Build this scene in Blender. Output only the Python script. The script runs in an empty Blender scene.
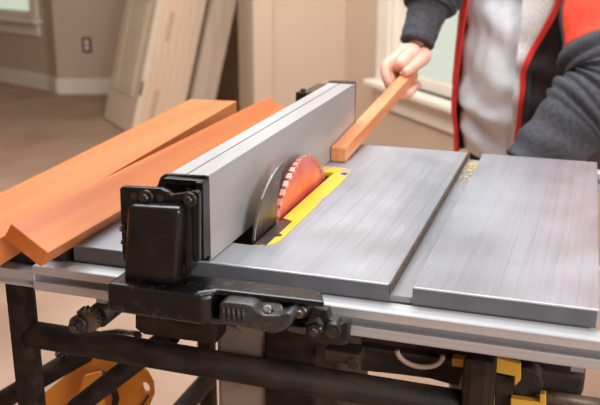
import bpy, bmesh, math, random
from mathutils import Vector, Matrix, noise
random.seed(7)
C = bpy.context.scene.collection
SC = bpy.context.scene
PI = math.pi
T = 0.87                                   # height of the saw table above the floor; builder coordinates are relative to it

# ------------------------------------------------------------------ camera
FPX = 857.7
CR = Vector((0.9504, 0.31102, 0.00207)); CU = Vector((-0.09266, 0.27677, 0.95646)); CF = Vector((-0.2969, 0.90921, -0.29186))
CP = Vector((-0.0338, -0.7411, 0.3098))
cam = bpy.data.cameras.new('camera'); co = bpy.data.objects.new('camera', cam); C.objects.link(co)
cam.sensor_width = 36; cam.lens = FPX / 600 * 36; cam.clip_start = 0.02
m = Matrix((CR, CU, -CF)).transposed().to_4x4(); m.translation = CP + Vector((0, 0, T)); co.matrix_world = m
cam.dof.use_dof = True; cam.dof.focus_distance = 0.92; cam.dof.aperture_fstop = 8.5
SC.camera = co
SC.view_settings.view_transform = 'Standard'; SC.view_settings.look = 'None'
SC.view_settings.gamma = 1; SC.view_settings.use_curve_mapping = False
SC.view_settings.exposure = 0.0
# ------------------------------------------------------------------ world and lights
w = bpy.data.worlds.new('daylight'); SC.world = w; w.use_nodes = True
bg = w.node_tree.nodes['Background']; bg.inputs[0].default_value = (0.93, 0.98, 0.95, 1); bg.inputs[1].default_value = 0.95

def area(name, loc, target, sx, sy, energy, col):
    l = bpy.data.lights.new(name, 'AREA'); l.shape = 'RECTANGLE'; l.size = sx; l.size_y = sy; l.energy = energy; l.color = col
    o = bpy.data.objects.new(name, l); C.objects.link(o); o.location = loc
    o.rotation_euler = (Vector(target) - Vector(loc)).to_track_quat('-Z', 'Y').to_euler(); return o
area('ceiling_light', (-0.7, 0.9, 2.5), (-0.7, 0.9, 0), 1.9, 1.6, 80, (0.86, 0.94, 1.0))  # added soft overhead light; the room has no ceiling fixture
area('window_light', (2.4, -1.6, 1.7), (-0.6, 1.2, 0.7), 1.8, 1.5, 104, (0.94, 0.97, 1.0))  # added fill from the right; no window is built there
area('hall_ceiling_light', (-1.9, 2.6, 2.5), (-2.3, 3.6, 0), 1.6, 1.6, 56, (1, 0.96, 0.92))  # added fill to brighten the back walls and doors, no lamp there

# ------------------------------------------------------------------ helpers
def ray(px, py): return CF + CR * ((px - 300) / FPX) - CU * ((py - 202.5) / FPX)
def aty(px, py, Y): d = ray(px, py); return CP + d * ((Y - CP.y) / d.y)
def atz(px, py, Z): d = ray(px, py); return CP + d * ((Z - CP.z) / d.z)
def plan(px, t): d = ray(px, 60); p = CP + d * t; return Vector((p.x, p.y))

def srgb(r, g, b):
    f = lambda c: (c / 255 / 12.92) if c / 255 <= 0.04045 else ((c / 255 + 0.055) / 1.055) ** 2.4
    return (f(r), f(g), f(b), 1)

def mat(name, c1, c2=None, rough=0.5, metal=0.0, scale=(8, 8, 8), detail=4, bump=0.0, bscale=None, rough2=None, spec=0.5, lo=0.35, hi=0.65, coat=0):
    M = bpy.data.materials.new(name); M.use_nodes = True; nt = M.node_tree; N = nt.nodes; L = nt.links
    b = N['Principled BSDF']; b.inputs['Roughness'].default_value = rough; b.inputs['Metallic'].default_value = metal
    b.inputs['Specular IOR Level'].default_value = spec
    if coat: b.inputs['Coat Weight'].default_value = coat; b.inputs['Coat Roughness'].default_value = 0.25
    tc = N.new('ShaderNodeTexCoord'); mp = N.new('ShaderNodeMapping'); L.new(tc.outputs['Object'], mp.inputs[0]); mp.inputs['Scale'].default_value = scale
    nz = N.new('ShaderNodeTexNoise'); nz.inputs['Scale'].default_value = 1.0; nz.inputs['Detail'].default_value = detail; L.new(mp.outputs[0], nz.inputs[0])
    rp = N.new('ShaderNodeValToRGB'); rp.color_ramp.elements[0].position = lo; rp.color_ramp.elements[1].position = hi
    rp.color_ramp.elements[0].color = c1; rp.color_ramp.elements[1].color = c2 or c1
    L.new(nz.outputs[0], rp.inputs[0]); L.new(rp.outputs[0], b.inputs['Base Color'])
    if rough2 is not None:
        mr = N.new('ShaderNodeMapRange'); mr.inputs[1].default_value = lo; mr.inputs[2].default_value = hi; mr.inputs[3].default_value = rough; mr.inputs[4].default_value = rough2
        L.new(nz.outputs[0], mr.inputs[0]); L.new(mr.outputs[0], b.inputs['Roughness'])
    if bump:
        n2 = nz
        if bscale:
            mp2 = N.new('ShaderNodeMapping'); L.new(tc.outputs['Object'], mp2.inputs[0]); mp2.inputs['Scale'].default_value = bscale
            n2 = N.new('ShaderNodeTexNoise'); n2.inputs['Scale'].default_value = 1; n2.inputs['Detail'].default_value = 3; L.new(mp2.outputs[0], n2.inputs[0])
        bp = N.new('ShaderNodeBump'); bp.inputs['Strength'].default_value = bump; bp.inputs['Distance'].default_value = 0.002
        L.new(n2.outputs[0], bp.inputs['Height']); L.new(bp.outputs[0], b.inputs['Normal'])
    return M

class MB:
    """collects shapes; coordinates relative to the table top"""
    def __init__(s): s.bm = bmesh.new(); s.smooth = []
    def geo(s, vs, fs, smooth=False):
        bv = [s.bm.verts.new(v) for v in vs]
        for f in fs:
            try:
                F = s.bm.faces.new([bv[i] for i in f]); F.smooth = smooth
            except ValueError: pass
        return bv
    def box(s, x0, x1, y0, y1, z0, z1, bev=0.0):
        return s.obox(((x0+x1)/2, (y0+y1)/2, (z0+z1)/2), (1,0,0), (0,1,0), (0,0,1), x1-x0, y1-y0, z1-z0, bev)
    def obox(s, c, ax, ay, az, lx, ly, lz, bev=0.0, seg=2):
        c = Vector(c); ax = Vector(ax).normalized(); ay = Vector(ay).normalized(); az = Vector(az).normalized()
        t = bmesh.new(); bmesh.ops.create_cube(t, size=1)
        for v in t.verts: v.co = c + ax * (v.co.x * lx) + ay * (v.co.y * ly) + az * (v.co.z * lz)
        if bev: bmesh.ops.bevel(t, geom=list(t.edges), offset=min(bev, .45*min(lx, ly, lz)), segments=seg, profile=.6, affect='EDGES')
        s.merge(t); return s
    def merge(s, t):
        bmesh.ops.recalc_face_normals(t, faces=list(t.faces))
        mp = {v: s.bm.verts.new(v.co) for v in t.verts}
        for f in t.faces:
            F = s.bm.faces.new([mp[v] for v in f.verts]); F.smooth = f.smooth
        t.free()
    def prism(s, poly, a, b, axis, bev=0.0, seg=2):
        """poly: 2D points; axis x: (y,z), y: (x,z), z: (x,y); from a to b along the axis"""
        t = bmesh.new()
        mk = {'x': lambda p, h: (h, p[0], p[1]), 'y': lambda p, h: (p[0], h, p[1]), 'z': lambda p, h: (p[0], p[1], h)}[axis]
        A = [t.verts.new(mk(p, a)) for p in poly]; B = [t.verts.new(mk(p, b)) for p in poly]; n = len(poly)
        t.faces.new(A); t.faces.new(B[::-1])
        for i in range(n): t.faces.new((A[i], B[i], B[(i+1) % n], A[(i+1) % n]))
        bmesh.ops.recalc_face_normals(t, faces=list(t.faces))
        if bev: bmesh.ops.bevel(t, geom=list(t.edges), offset=bev, segments=seg, profile=.6, affect='EDGES')
        s.merge(t); return s
    def cyl(s, p, q, r, r2=None, n=24, bev=0.0):
        p = Vector(p); q = Vector(q); d = q - p; r2 = r if r2 is None else r2
        a = d.orthogonal().normalized(); b = d.normalized().cross(a); t = bmesh.new()
        A = [t.verts.new(p + (a*math.cos(2*PI*i/n) + b*math.sin(2*PI*i/n))*r) for i in range(n)]
        B = [t.verts.new(q + (a*math.cos(2*PI*i/n) + b*math.sin(2*PI*i/n))*r2) for i in range(n)]
        t.faces.new(A); t.faces.new(B[::-1])
        for i in range(n):
            f = t.faces.new((A[i], B[i], B[(i+1) % n], A[(i+1) % n])); f.smooth = n > 8
        if bev:
            ed = [e for e in t.edges if any(len(f.verts) > 4 for f in e.link_faces)]
            bmesh.ops.bevel(t, geom=ed, offset=bev, segments=2, profile=.6, affect='EDGES')
        s.merge(t); return s
    def tube(s, pts, r, n=14):
        pts = [Vector(p) for p in pts]; rings = []; t = bmesh.new(); a = None
        for i, p in enumerate(pts):
            d = (pts[min(i+1, len(pts)-1)] - pts[max(i-1, 0)]).normalized()
            a = d.orthogonal().normalized() if a is None else (a - d * a.dot(d)).normalized()
            b = d.cross(a); rr = r[i] if isinstance(r, (list, tuple)) else r
            rings.append([t.verts.new(p + (a*math.cos(2*PI*k/n) + b*math.sin(2*PI*k/n))*rr) for k in range(n)])
        for A, B in zip(rings, rings[1:]):
            for k in range(n): t.faces.new((A[k], A[(k+1) % n], B[(k+1) % n], B[k])).smooth = True
        t.faces.new(rings[0]); t.faces.new(rings[-1][::-1]); s.merge(t); return s
    def loft(s, rings, closed=True, cap=True):
        t = bmesh.new(); R = [[t.verts.new(v) for v in r] for r in rings]; n = len(R[0])
        for A, B in zip(R, R[1:]):
            for k in range(n if closed else n-1): t.faces.new((A[k], A[(k+1) % n], B[(k+1) % n], B[k])).smooth = True
        if cap and closed: t.faces.new(R[0][::-1]); t.faces.new(R[-1])
        s.merge(t); return s

def seth(o, **k):
    for a, b in k.items():
        if b: o[a] = b
    return o
def obj(name, mb, mt, parent=None, label=None, cat=None, group=None, kind=None, mods=()):
    bm = mb.bm; me = bpy.data.meshes.new(name)
    if parent is None:
        xs = [v.co for v in bm.verts]
        L = Vector(((min(v.x for v in xs)+max(v.x for v in xs))/2, (min(v.y for v in xs)+max(v.y for v in xs))/2, min(v.z for v in xs)))
        off = L
    else:
        p = parent; off = Vector((0, 0, 0))
        while p: off = off + p.location; p = p.parent
        off = off - Vector((0, 0, T))
    for v in bm.verts: v.co = v.co - off
    bm.to_mesh(me); bm.free(); me.materials.append(mt)
    o = bpy.data.objects.new(name, me); C.objects.link(o)
    if parent is None: o.location = off + Vector((0, 0, T))
    else: o.parent = parent
    for t, kw in mods:
        md = o.modifiers.new(t.lower(), t)
        for a, b in kw.items(): setattr(md, a, b)
    return seth(o, label=label, category=cat, group=group, kind=kind)
def thing(name, loc, label, cat, group=None):
    o = bpy.data.objects.new(name, None); C.objects.link(o); o.empty_display_size = .05
    o.location = Vector(loc) + Vector((0, 0, T)); return seth(o, label=label, category=cat, group=group)
SUB = lambda n: ('SUBSURF', dict(levels=n, render_levels=n))
SOL = lambda t, off=0: ('SOLIDIFY', dict(thickness=t, offset=off))

# ------------------------------------------------------------------ materials
M_wall = mat('painted_wall', srgb(196, 173, 151), srgb(200, 177, 155), rough=.75, scale=(3, 3, 3), bump=.1, bscale=(150, 150, 150))
M_trim = mat('white_trim_paint', srgb(232, 220, 204), srgb(236, 226, 210), rough=.45)
M_ceil = mat('ceiling_paint', srgb(225, 215, 205), rough=.8)
M_floor = mat('subfloor', srgb(158, 127, 106), srgb(180, 149, 127), rough=.8, scale=(2.2, 2.2, 2.2), detail=8, bump=.25, bscale=(60, 60, 60))
M_glass = mat('window_glass', srgb(232, 234, 220), rough=.08)
g = M_glass.node_tree; pb = g.nodes['Principled BSDF']; pb.inputs['Transmission Weight'].default_value = .9; pb.inputs['IOR'].default_value = 1.05
M_door = mat('primed_door', srgb(226, 206, 180), srgb(232, 214, 190), rough=.5)
M_dooredge = mat('raw_door_edge', srgb(226, 198, 170), srgb(234, 208, 182), rough=.6, scale=(30, 30, 2))
M_dooredge2 = mat('pink_door_edge', srgb(226, 194, 166), srgb(234, 206, 180), rough=.6, scale=(30, 30, 2))
M_plank = mat('raw_plank', srgb(212, 190, 168), srgb(222, 202, 182), rough=.65, scale=(20, 20, 1.5))
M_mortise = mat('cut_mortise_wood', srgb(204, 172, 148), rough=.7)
M_steel = mat('worn_table_steel', (.35, .36, .385, 1), (.42, .43, .455, 1), rough=.34, metal=.5, scale=(9, 5, 9), detail=7, rough2=.46, bump=.10, bscale=(420, 9, 420))
def add_scratches(M):
    nt = M.node_tree; N = nt.nodes; L = nt.links; b = N['Principled BSDF']; src = b.inputs['Base Color'].links[0].from_socket
    tc = N.new('ShaderNodeTexCoord')
    for (rot, sc, lo, hi, col, amt) in ((.08, (700, 9, 1), .64, .72, (.55, .56, .59, 1), .50), (-.14, (600, 11, 1), .66, .74, (.55, .56, .59, 1), .45), (.5, (650, 14, 1), .69, .76, (.6, .61, .64, 1), .45), (-.6, (650, 14, 1), .70, .77, (.6, .61, .64, 1), .4), (0.02, (260, 2.2, 1), .5, .75, (.2, .195, .21, 1), .35), (.3, (6, 4, 1), .54, .72, (.235, .205, .20, 1), .5), (1.2, (4, 7, 1), .56, .7, (.45, .46, .48, 1), .4)):
        mp = N.new('ShaderNodeMapping'); mp.inputs['Rotation'].default_value = (0, 0, rot); mp.inputs['Scale'].default_value = sc; L.new(tc.outputs['Object'], mp.inputs[0])
        # rotate first, then stretch
        mp0 = N.new('ShaderNodeMapping'); mp0.inputs['Rotation'].default_value = (0, 0, rot); L.new(tc.outputs['Object'], mp0.inputs[0]); mp.inputs['Rotation'].default_value = (0, 0, 0); L.new(mp0.outputs[0], mp.inputs[0])
        nz = N.new('ShaderNodeTexNoise'); nz.inputs['Scale'].default_value = 1; nz.inputs['Detail'].default_value = 2; L.new(mp.outputs[0], nz.inputs[0])
        mr = N.new('ShaderNodeMapRange'); mr.inputs[1].default_value = lo; mr.inputs[2].default_value = hi; mr.inputs[3].default_value = 0; mr.inputs[4].default_value = amt; L.new(nz.outputs[0], mr.inputs[0])
        mx = N.new('ShaderNodeMix'); mx.data_type = 'RGBA'; L.new(mr.outputs[0], mx.inputs[0]); L.new(src, mx.inputs[6]); mx.inputs[7].default_value = col; src = mx.outputs[2]
    L.new(src, b.inputs['Base Color'])
add_scratches(M_steel)
M_castgrey = mat('grey_cast_edge', srgb(98, 99, 104), srgb(108, 109, 113), rough=.5, metal=.2, scale=(40, 40, 40))
M_bare = mat('bare_worn_steel', (.62, .62, .64, 1), (.75, .75, .77, 1), rough=.3, metal=.4, scale=(60, 60, 60))  # bare worn edge, colour lightened to carry its glint
M_alu = mat('anodised_aluminium', (.54, .53, .53, 1), (.60, .59, .59, 1), rough=.38, metal=.55, scale=(2, 300, 300), rough2=.46)
M_fence = mat('fence_aluminium', (.40, .385, .375, 1), (.46, .445, .435, 1), rough=.38, metal=.45, scale=(25, 3, 25), detail=5, rough2=.5)
M_black = mat('black_plastic', (.006, .0045, .0045, 1), (.013, .010, .0095, 1), rough=.22, scale=(60, 60, 60), detail=6, rough2=.27, bump=.08, bscale=(700, 700, 700))
M_blackdull = mat('black_cast', (.009, .007, .006, 1), (.022, .017, .015, 1), rough=.34, scale=(90, 90, 90), detail=8, rough2=.6, bump=.3, bscale=(500, 500, 500))
M_carr = mat('scuffed_black_casting', (.006, .0052, .0052, 1), (.035, .031, .032, 1), rough=.22, scale=(110, 110, 110), detail=9, rough2=.4, bump=.2, bscale=(450, 450, 450), lo=.54, hi=.85)
M_lever = mat('grey_lever', (.026, .024, .025, 1), (.055, .052, .052, 1), rough=.34, scale=(120, 120, 120), detail=7, bump=.15, bscale=(400, 400, 400))
M_bolt = mat('bolt_steel', (.08, .07, .065, 1), (.17, .15, .14, 1), rough=.3, metal=.9, scale=(80, 80, 80))
M_frame = mat('dusty_black_tube', (.011, .0065, .005, 1), (.042, .024, .016, 1), rough=.58, scale=(25, 60, 60), detail=9, rough2=.75, spec=.22, bump=.2, bscale=(300, 300, 300), lo=.4, hi=.75)
M_dark = mat('dusty_dark_housing', (.014, .008, .006, 1), (.045, .026, .017, 1), rough=.6, scale=(30, 30, 60), detail=8)
M_yellow = mat('yellow_paint', (.75, .46, .02, 1), (.82, .55, .05, 1), rough=.4, scale=(20, 20, 20))
M_bracket = mat('amber_yellow_paint', (.66, .33, .03, 1), (.74, .40, .05, 1), rough=.45, scale=(20, 20, 20))
M_orange = mat('orange_bracket_paint', (.74, .25, .02, 1), (.82, .30, .03, 1), rough=.45, scale=(15, 15, 15))
M_insert = mat('worn_yellow_insert', (.42, .37, .30, 1), (.86, .58, .05, 1), rough=.3, scale=(40, 14, 40), detail=6, lo=.34, hi=.47)  # yellow mixed with grey-brown smudges at random
M_red = mat('red_coated_blade', (.66, .085, .06, 1), (.76, .18, .13, 1), rough=.28, metal=.2, scale=(20, 20, 20))
M_tooth = mat('carbide_teeth', (.72, .30, .22, 1), (.76, .42, .35, 1), rough=.35, metal=.4)
M_knife = mat('knife_steel', (.10, .085, .08, 1), (.17, .15, .14, 1), rough=.32, metal=.8, scale=(30, 30, 60))
M_board = mat('stained_board_wood', srgb(172, 88, 36), srgb(198, 116, 56), rough=.48, scale=(38, 1.6, 38), detail=6, bump=.12, bscale=(160, 4, 160), lo=.3, hi=.7)
M_board2 = mat('lighter_stained_board_wood', srgb(182, 98, 42), srgb(206, 124, 66), rough=.48, scale=(30, 1.4, 30), detail=6, bump=.12, bscale=(160, 4, 160), lo=.3, hi=.7)
M_stick = mat('pale_orange_stick_wood', srgb(200, 120, 72), srgb(222, 150, 102), rough=.5, scale=(60, 3, 60), detail=6, bump=.1, bscale=(200, 5, 200))
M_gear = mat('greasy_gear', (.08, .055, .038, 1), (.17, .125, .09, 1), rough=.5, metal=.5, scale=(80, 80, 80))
M_chute = mat('dusty_clear_chute', srgb(138, 118, 104), srgb(100, 86, 78), rough=.35, scale=(14, 14, 14), detail=5)
M_cable = mat('grey_cable', srgb(170, 148, 130), rough=.5)
M_skin = mat('skin', srgb(214, 158, 136), srgb(224, 172, 150), rough=.5, scale=(40, 40, 40), bump=.1, bscale=(250, 250, 250))
M_sleeve = mat('grey_jacket_cloth', srgb(58, 57, 62), srgb(74, 73, 79), rough=.85, scale=(120, 120, 120), bump=.4, bscale=(600, 600, 600))
M_lining_shade = mat('dark_jacket_lining', (.025, .014, .014, 1), (.04, .022, .022, 1), rough=.9)  # lining cloth, also the painted shade at the jacket side
M_redcloth = mat('red_zip_tape', srgb(206, 38, 30), srgb(220, 48, 38), rough=.7, scale=(60, 60, 60))
M_orangecloth = mat('orange_red_patch', srgb(222, 60, 36), srgb(232, 72, 44), rough=.8, scale=(60, 60, 60))
M_sweat = mat('light_grey_sweatshirt', srgb(226, 226, 230), srgb(234, 234, 238), rough=.9, scale=(60, 60, 60), bump=.3, bscale=(500, 500, 500))
M_fleece = mat('light_fleece', srgb(206, 200, 196), srgb(232, 227, 224), rough=.95, scale=(260, 260, 260), bump=.9, bscale=(330, 330, 330))
M_trouser = mat('dark_trousers', (.03, .016, .018, 1), (.045, .026, .028, 1), rough=.85, scale=(80, 80, 80))
M_hair = mat('brown_hair', (.05, .03, .02, 1), (.08, .05, .03, 1), rough=.6, scale=(150, 150, 20))
M_shoe = mat('work_boot_leather', (.12, .07, .04, 1), (.16, .1, .06, 1), rough=.6)
M_eye = mat('eye_white', (.8, .78, .75, 1), rough=.3)
M_plate = mat('outlet_frame_bronze', srgb(96, 74, 62), rough=.5)

# ------------------------------------------------------------------ room
H = 2.6 - T
Lfar = Vector((-7.2, 6.54)); La = Vector((-4.16, 5.277)); Lb = Vector((-3.995, 5.155))
w2 = Vector((.946, .323)); Lc = Lb + w2 * 1.175
n45 = Vector((.698, .716)); t45 = Vector((.716, -.698))
Ld = Vector((-2.40, 5.06)); Le = plan(239, 5.0); Lf = plan(253.5, 4.45)
wp = Vector((-1.1384, 3.6129)); wd = Vector((.5843, -.6911)).normalized()
def hit(px):
    d = ray(px, 60); d = Vector((d.x, d.y)); a = Vector((CP.x, CP.y)); r = wp - a
    return (d.y * r.x - d.x * r.y) / (d.x * wd.y - d.y * wd.x) * 1.0
def on_win(px):
    s = hit(px); return wp + wd * s
Lg = on_win(345); Lh = wp + wd * 2.6; Li = Vector((4.0, Lh.y))
def wall(name, a, b, holes=(), th=.10, z0=-T, z1=None, flip=1):
    """wall from a to b, thickness to the far side; holes: (s0, s1, z0, z1)"""
    z1 = H if z1 is None else z1; d = (b - a); ln = d.length; d = d / ln; nn = Vector((-d.y, d.x)) * flip
    mb = MB(); cuts = sorted(holes); s = 0
    def blk(s0, s1, za, zb):
        c = a + d * ((s0+s1)/2) + nn * th/2
        mb.obox((c.x, c.y, (za+zb)/2), (d.x, d.y, 0), (nn.x, nn.y, 0), (0, 0, 1), s1-s0, th, zb-za)
    for h in cuts:
        if h[0] > s: blk(s, h[0], z0, z1)
        blk(h[0], h[1], z0, h[2]); blk(h[0], h[1], h[3], z1); s = h[1]
    if s < ln: blk(s, ln, z0, z1)
    return obj(name, mb, M_wall, kind='structure')
def strip(name, a, b, z0, z1, th, mt=None, parent=None, kind='structure', s0=None, s1=None, bev=.004):
    d = (b - a); ln = d.length; d = d / ln; nn = Vector((-d.y, d.x)); s0 = 0 if s0 is None else s0; s1 = ln if s1 is None else s1
    c = a + d * ((s0+s1)/2) - nn * th/2
    mb = MB(); mb.obox((c.x, c.y, (z0+z1)/2), (d.x, d.y, 0), (nn.x, nn.y, 0), (0, 0, 1), s1-s0, th, z1-z0, bev)
    return obj(name, mb, mt or M_trim, parent, kind=None if parent else kind)
def window(n, a, b, s0, s1, zb, zt, tw=.095):
    """casing, sash, sill, apron and glass around an opening of wall a-b"""
    d = (b - a).normalized(); nn = Vector((-d.y, d.x))
    r = bpy.data.objects.new('window_%d' % n, None); C.objects.link(r); r['kind'] = 'structure'
    c = a + d * (s0+s1)/2; r.location = (c.x, c.y, zb + T)
    def bit(name, q0, q1, z0, z1, out, th, mt=M_trim, bev=.004):
        m_ = MB(); p = a + d * ((q0+q1)/2) + nn * (th/2 - out)
        m_.obox((p.x, p.y, (z0+z1)/2), (d.x, d.y, 0), (nn.x, nn.y, 0), (0, 0, 1), q1-q0, th, z1-z0, bev); return obj(name, m_, mt, r)
    bit('casing', s0-tw, s0, zb, zt+tw, .022, .022); bit('casing', s1, s1+tw, zb, zt+tw, .022, .022); bit('casing', s0, s1, zt, zt+tw, .022, .022)
    bit('jamb', s0, s0+.02, zb, zt, 0, .1); bit('jamb', s1-.02, s1, zb, zt, 0, .1)
    bit('sash', s0+.02, s0+.062, zb, zt, -.03, .035); bit('sash', s1-.062, s1-.02, zb, zt, -.03, .035)
    bit('sash', s0+.06, s1-.06, zb, zb+.055, -.03, .035); bit('sash', s0+.06, s1-.06, zt-.05, zt, -.03, .035)
    bit('pane', s0+.055, s1-.055, zb+.05, zt-.045, -.045, .006, M_glass, 0)
    bit('sill', s0-tw-.035, s1+tw+.035, zb-.028, zb, .075, .15, M_trim, .008)
    bit('apron', s0-tw, s1+tw, zb-.13, zb-.028, .020, .020)
    return r
# left bay wall with the far window
dl = (La - Lfar).normalized()
def s_left(px):
    d = ray(px, 10); d = Vector((d.x, d.y)); a0 = Vector((CP.x, CP.y)); r = a0 - Lfar
    return (r.x * d.y - r.y * d.x) / (dl.x * d.y - dl.y * d.x)
sr = s_left(31.5)
wall('wall_left', Lfar, La, [(sr-1.1, sr, -.305, 1.2)])
window(1, Lfar, La, sr-1.1, sr, -.305, 1.2, tw=.10)
wall('wall_left_return', La, Lb)
wall('wall_back', Lb, Lc + w2*.05)
wall('wall_back_return', Lc, Ld)
wall('wall_recess', Ld, Le)
wall('wall_pier_side', Le, Lf)
wall('wall_pier', Lf, Lg)
room = [tuple(p) for p in (Lfar, La, Lb, Lc, Ld, Le, Lf, Lg, Lh, Li)] + [(4.0, -2.8), (-7.2, -2.8)]
obj('floor', MB().prism(room, -T-.06, -T, 'z'), M_floor, kind='structure')
obj('ceiling', MB().prism(room, H, H+.06, 'z'), M_ceil, kind='structure')
s0 = (on_win(391) - Lg).length
wall('wall_window', Lg, Lh, [(s0, s0+.78, -.345, 1.2)])
window(2, Lg, Lh, s0, s0+.78, -.345, 1.2, tw=.115)
wall('wall_right', Lh, Li)
Lj = Vector((4.0, -2.8)); Lk = Vector((-7.2, -2.8))
wall('wall_side', Li, Lj); wall('wall_front', Lj, Lk); wall('wall_far_left', Lk, Lfar)
for nm, a, b in (('left', Lfar, La), ('left_return', La, Lb), ('back', Lb, Lc), ('pier_side', Le, Lf), ('pier', Lf, Lg), ('window', Lg, Lh), ('right', Lh, Li)):
    strip('baseboard_' + nm, a, b, -T, -T+.125, .016)
# outlet on the back wall
d = ray(87, 45); a0 = Vector((CP.x, CP.y)); d2 = Vector((d.x, d.y)); r = a0 - Lb
so = (r.x * d2.y - r.y * d2.x) / (w2.x * d2.y - w2.y * d2.x); po = Lb + w2 * so
t_ = (po.y - CP.y) / d.y; zo = CP.z + d.z * t_; nb = Vector((-w2.y, w2.x))
ot = thing('wall_outlet', (po.x, po.y, zo-.055), 'small electrical outlet with dark cover plate on the back wall', 'outlet')
mb = MB(); c = po - nb*.004; mb.obox((c.x, c.y, zo), (w2.x, w2.y, 0), (nb.x, nb.y, 0), (0, 0, 1), .075, .008, .12, .003); obj('cover_plate', mb, M_plate, ot)
for k in (-1, 1):
    mb = MB(); c = po - nb*.009; mb.obox((c.x, c.y, zo+.022*k), (w2.x, w2.y, 0), (nb.x, nb.y, 0), (0, 0, 1), .032, .006, .034, .002); obj('socket', mb, M_trim, ot)

# ------------------------------------------------------------------ doors and planks leaning at the recess
door_near = Vector((-2.6916, 3.9617)); lean = math.atan(.26)
wdir = Vector((-t45.x, -t45.y, 0)); ndir = Vector((n45.x, n45.y, 0))          # along the width, towards the wall
upv = (Vector((0, 0, 1)) * math.cos(lean) + ndir * math.sin(lean)).normalized(); thv = wdir.cross(upv).normalized()
if thv.dot(ndir) < 0: thv = -thv
def slab(mb, off, u0, u1, h0, h1, t0, t1, bev=0.0):
    """box in a leaning frame: off along ndir, u along width, h up the slope, t through the thickness"""
    o = Vector((door_near.x, door_near.y, -T + .002)) + ndir * off + Vector((0, 0, 1)) * .045 * math.sin(lean) 
    c = o + wdir * (u0+u1)/2 + upv * (h0+h1)/2 + thv * (t0+t1)/2
    mb.obox(c, wdir, thv, upv, u1-u0, t1-t0, h1-h0, bev); return mb
dlabels = ['white panel door leaning leftmost in the stack, its moulded face showing',
           'second leaning door from the left, plain pale edge',
           'third leaning door from the left, two long hinge mortises on its edge',
           'fourth leaning door from the left, middle of the stack',
           'fifth leaning door from the left, cream edge',
           'sixth leaning door from the left, second from the right end of the stack',
           'rightmost door of the leaning stack, next to the dark gap and planks']
dth = .0455; step = .0465
for i in range(7):
    off = i * step
    dr = thing('leaning_door', (door_near.x + ndir.x*off, door_near.y + ndir.y*off, -T), dlabels[i], 'door', 'doors stacked leaning by the recess')
    W = .62
    mb = MB(); slab(mb, off, 0.008, W, 0, 2.03, 0, dth, .003); obj('door_slab', mb, M_door, dr)
    mb = MB(); slab(mb, off, -.001 - .0004*(i % 3), 0.008, 0, 2.03, .001, dth-.001, .001); obj('door_edge', mb, (M_door, M_dooredge2, M_dooredge2, M_dooredge2, M_dooredge, M_dooredge, M_dooredge)[i], dr)
    if i == 0:
        for z0, z1 in ((.22, .86), (1.0, 1.88)):
            for (u0, u1, h0, h1) in ((.11, .51, z0, z0+.02), (.11, .51, z1-.02, z1), (.11, .13, z0, z1), (.49, .51, z0, z1)):
                mb = MB(); slab(mb, off, u0, u1, h0, h1, -.004, .002, .002); obj('panel_moulding', mb, M_door, dr)
            mb = MB(); slab(mb, off, .16, .46, z0+.05, z1-.05, -.003, .002, .002); obj('raised_panel', mb, M_door, dr)
    if i in (0, 2):
        for h in ((.09, .585) if i == 2 else (.25,)):
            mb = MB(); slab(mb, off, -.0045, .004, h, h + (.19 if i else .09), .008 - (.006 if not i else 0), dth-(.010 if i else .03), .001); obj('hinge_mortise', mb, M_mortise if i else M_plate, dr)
M_gapw = M_plank
for k, (off, th, u, hh, lb) in enumerate(((.372, .085, .24, 1.62, 'pale plank leaning in the recess just right of the door stack'),
                               (.462, .070, .24, 1.55, 'pale leaning plank nearest the wall pier'))):
    mb = MB(); slab(mb, off, 0.012 - .004*k, u, 0.0, hh, .0, th, .003); obj('leaning_plank', mb, M_plank, label=lb, cat='plank', group='raw planks leaning in the recess')

# ------------------------------------------------------------------ table saw
saw = thing('table_saw', (-.27, .28, -.50), 'grey steel table saw with yellow throat plate and aluminium rail, on a black stand', 'table saw')
def rrect(x0, x1, y0, y1, r, n=6):
    P = []
    for cx, cy, a in ((x1-r, y1-r, 0), (x0+r, y1-r, 90), (x0+r, y0+r, 180), (x1-r, y0+r, 270)):
        for k in range(n+1):
            t = math.radians(a + 90*k/n); P.append((cx + r*math.cos(t), cy + r*math.sin(t)))
    return P
def plate(mb, outer, hole, z0, z1):
    t = bmesh.new()
    def loop(P, z): 
        V = [t.verts.new((x, y, z)) for x, y in P]; return V, [t.edges.new((V[i], V[(i+1) % len(V)])) for i in range(len(V))]
    for z in (z1, z0):
        o_, e1 = loop(outer, z); h_, e2 = loop(hole, z)
        bmesh.ops.triangle_fill(t, use_beauty=True, edges=e1+e2)
        if z == z1: to, th_ = o_, h_
        else: bo, bh = o_, h_
    for A, B in ((to, bo), (th_, bh)):
        for i in range(len(A)): t.faces.new((A[i], A[(i+1) % len(A)], B[(i+1) % len(A)], B[i]))
    mb.merge(t)
D = .556
thr = rrect(-.402, -.3245, .060, .404, .024)
mb = MB(); plate(mb, [(-.530, .003), (-.527, 0), (-.187, 0), (-.187, D), (-.530, D)], thr, -.0175, 0)
mb.box(-.187, -.1645, .0015, D, -.0175, -.0115)
mb.box(-.1645, .0015, 0, D, -.0175, 0, .0012)
mb.prism([(-.1645, -.0175), (-.1645, -.0002), (-.163, 0)], .01, .0101, 'y')
mb.box(-.515, -.005, .006, .014, -.06, -.0175); mb.box(-.515, -.005, D-.02, D-.008, -.07, -.0175)
mb.box(-.515, -.503, .014, D-.02, -.07, -.0175); mb.box(-.017, -.005, .014, D-.02, -.07, -.0175)
tt = obj('table_top', mb, M_steel, saw)
mb = MB(); mb.box(-.1871, -.1856, .0008, D-.0005, -.0116, -.0009, .0004); obj('slot_wall', mb, M_gear, tt, label='grimy dark side of the mitre slot')  # dark strip that paints the reflection onto the slot side
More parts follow.
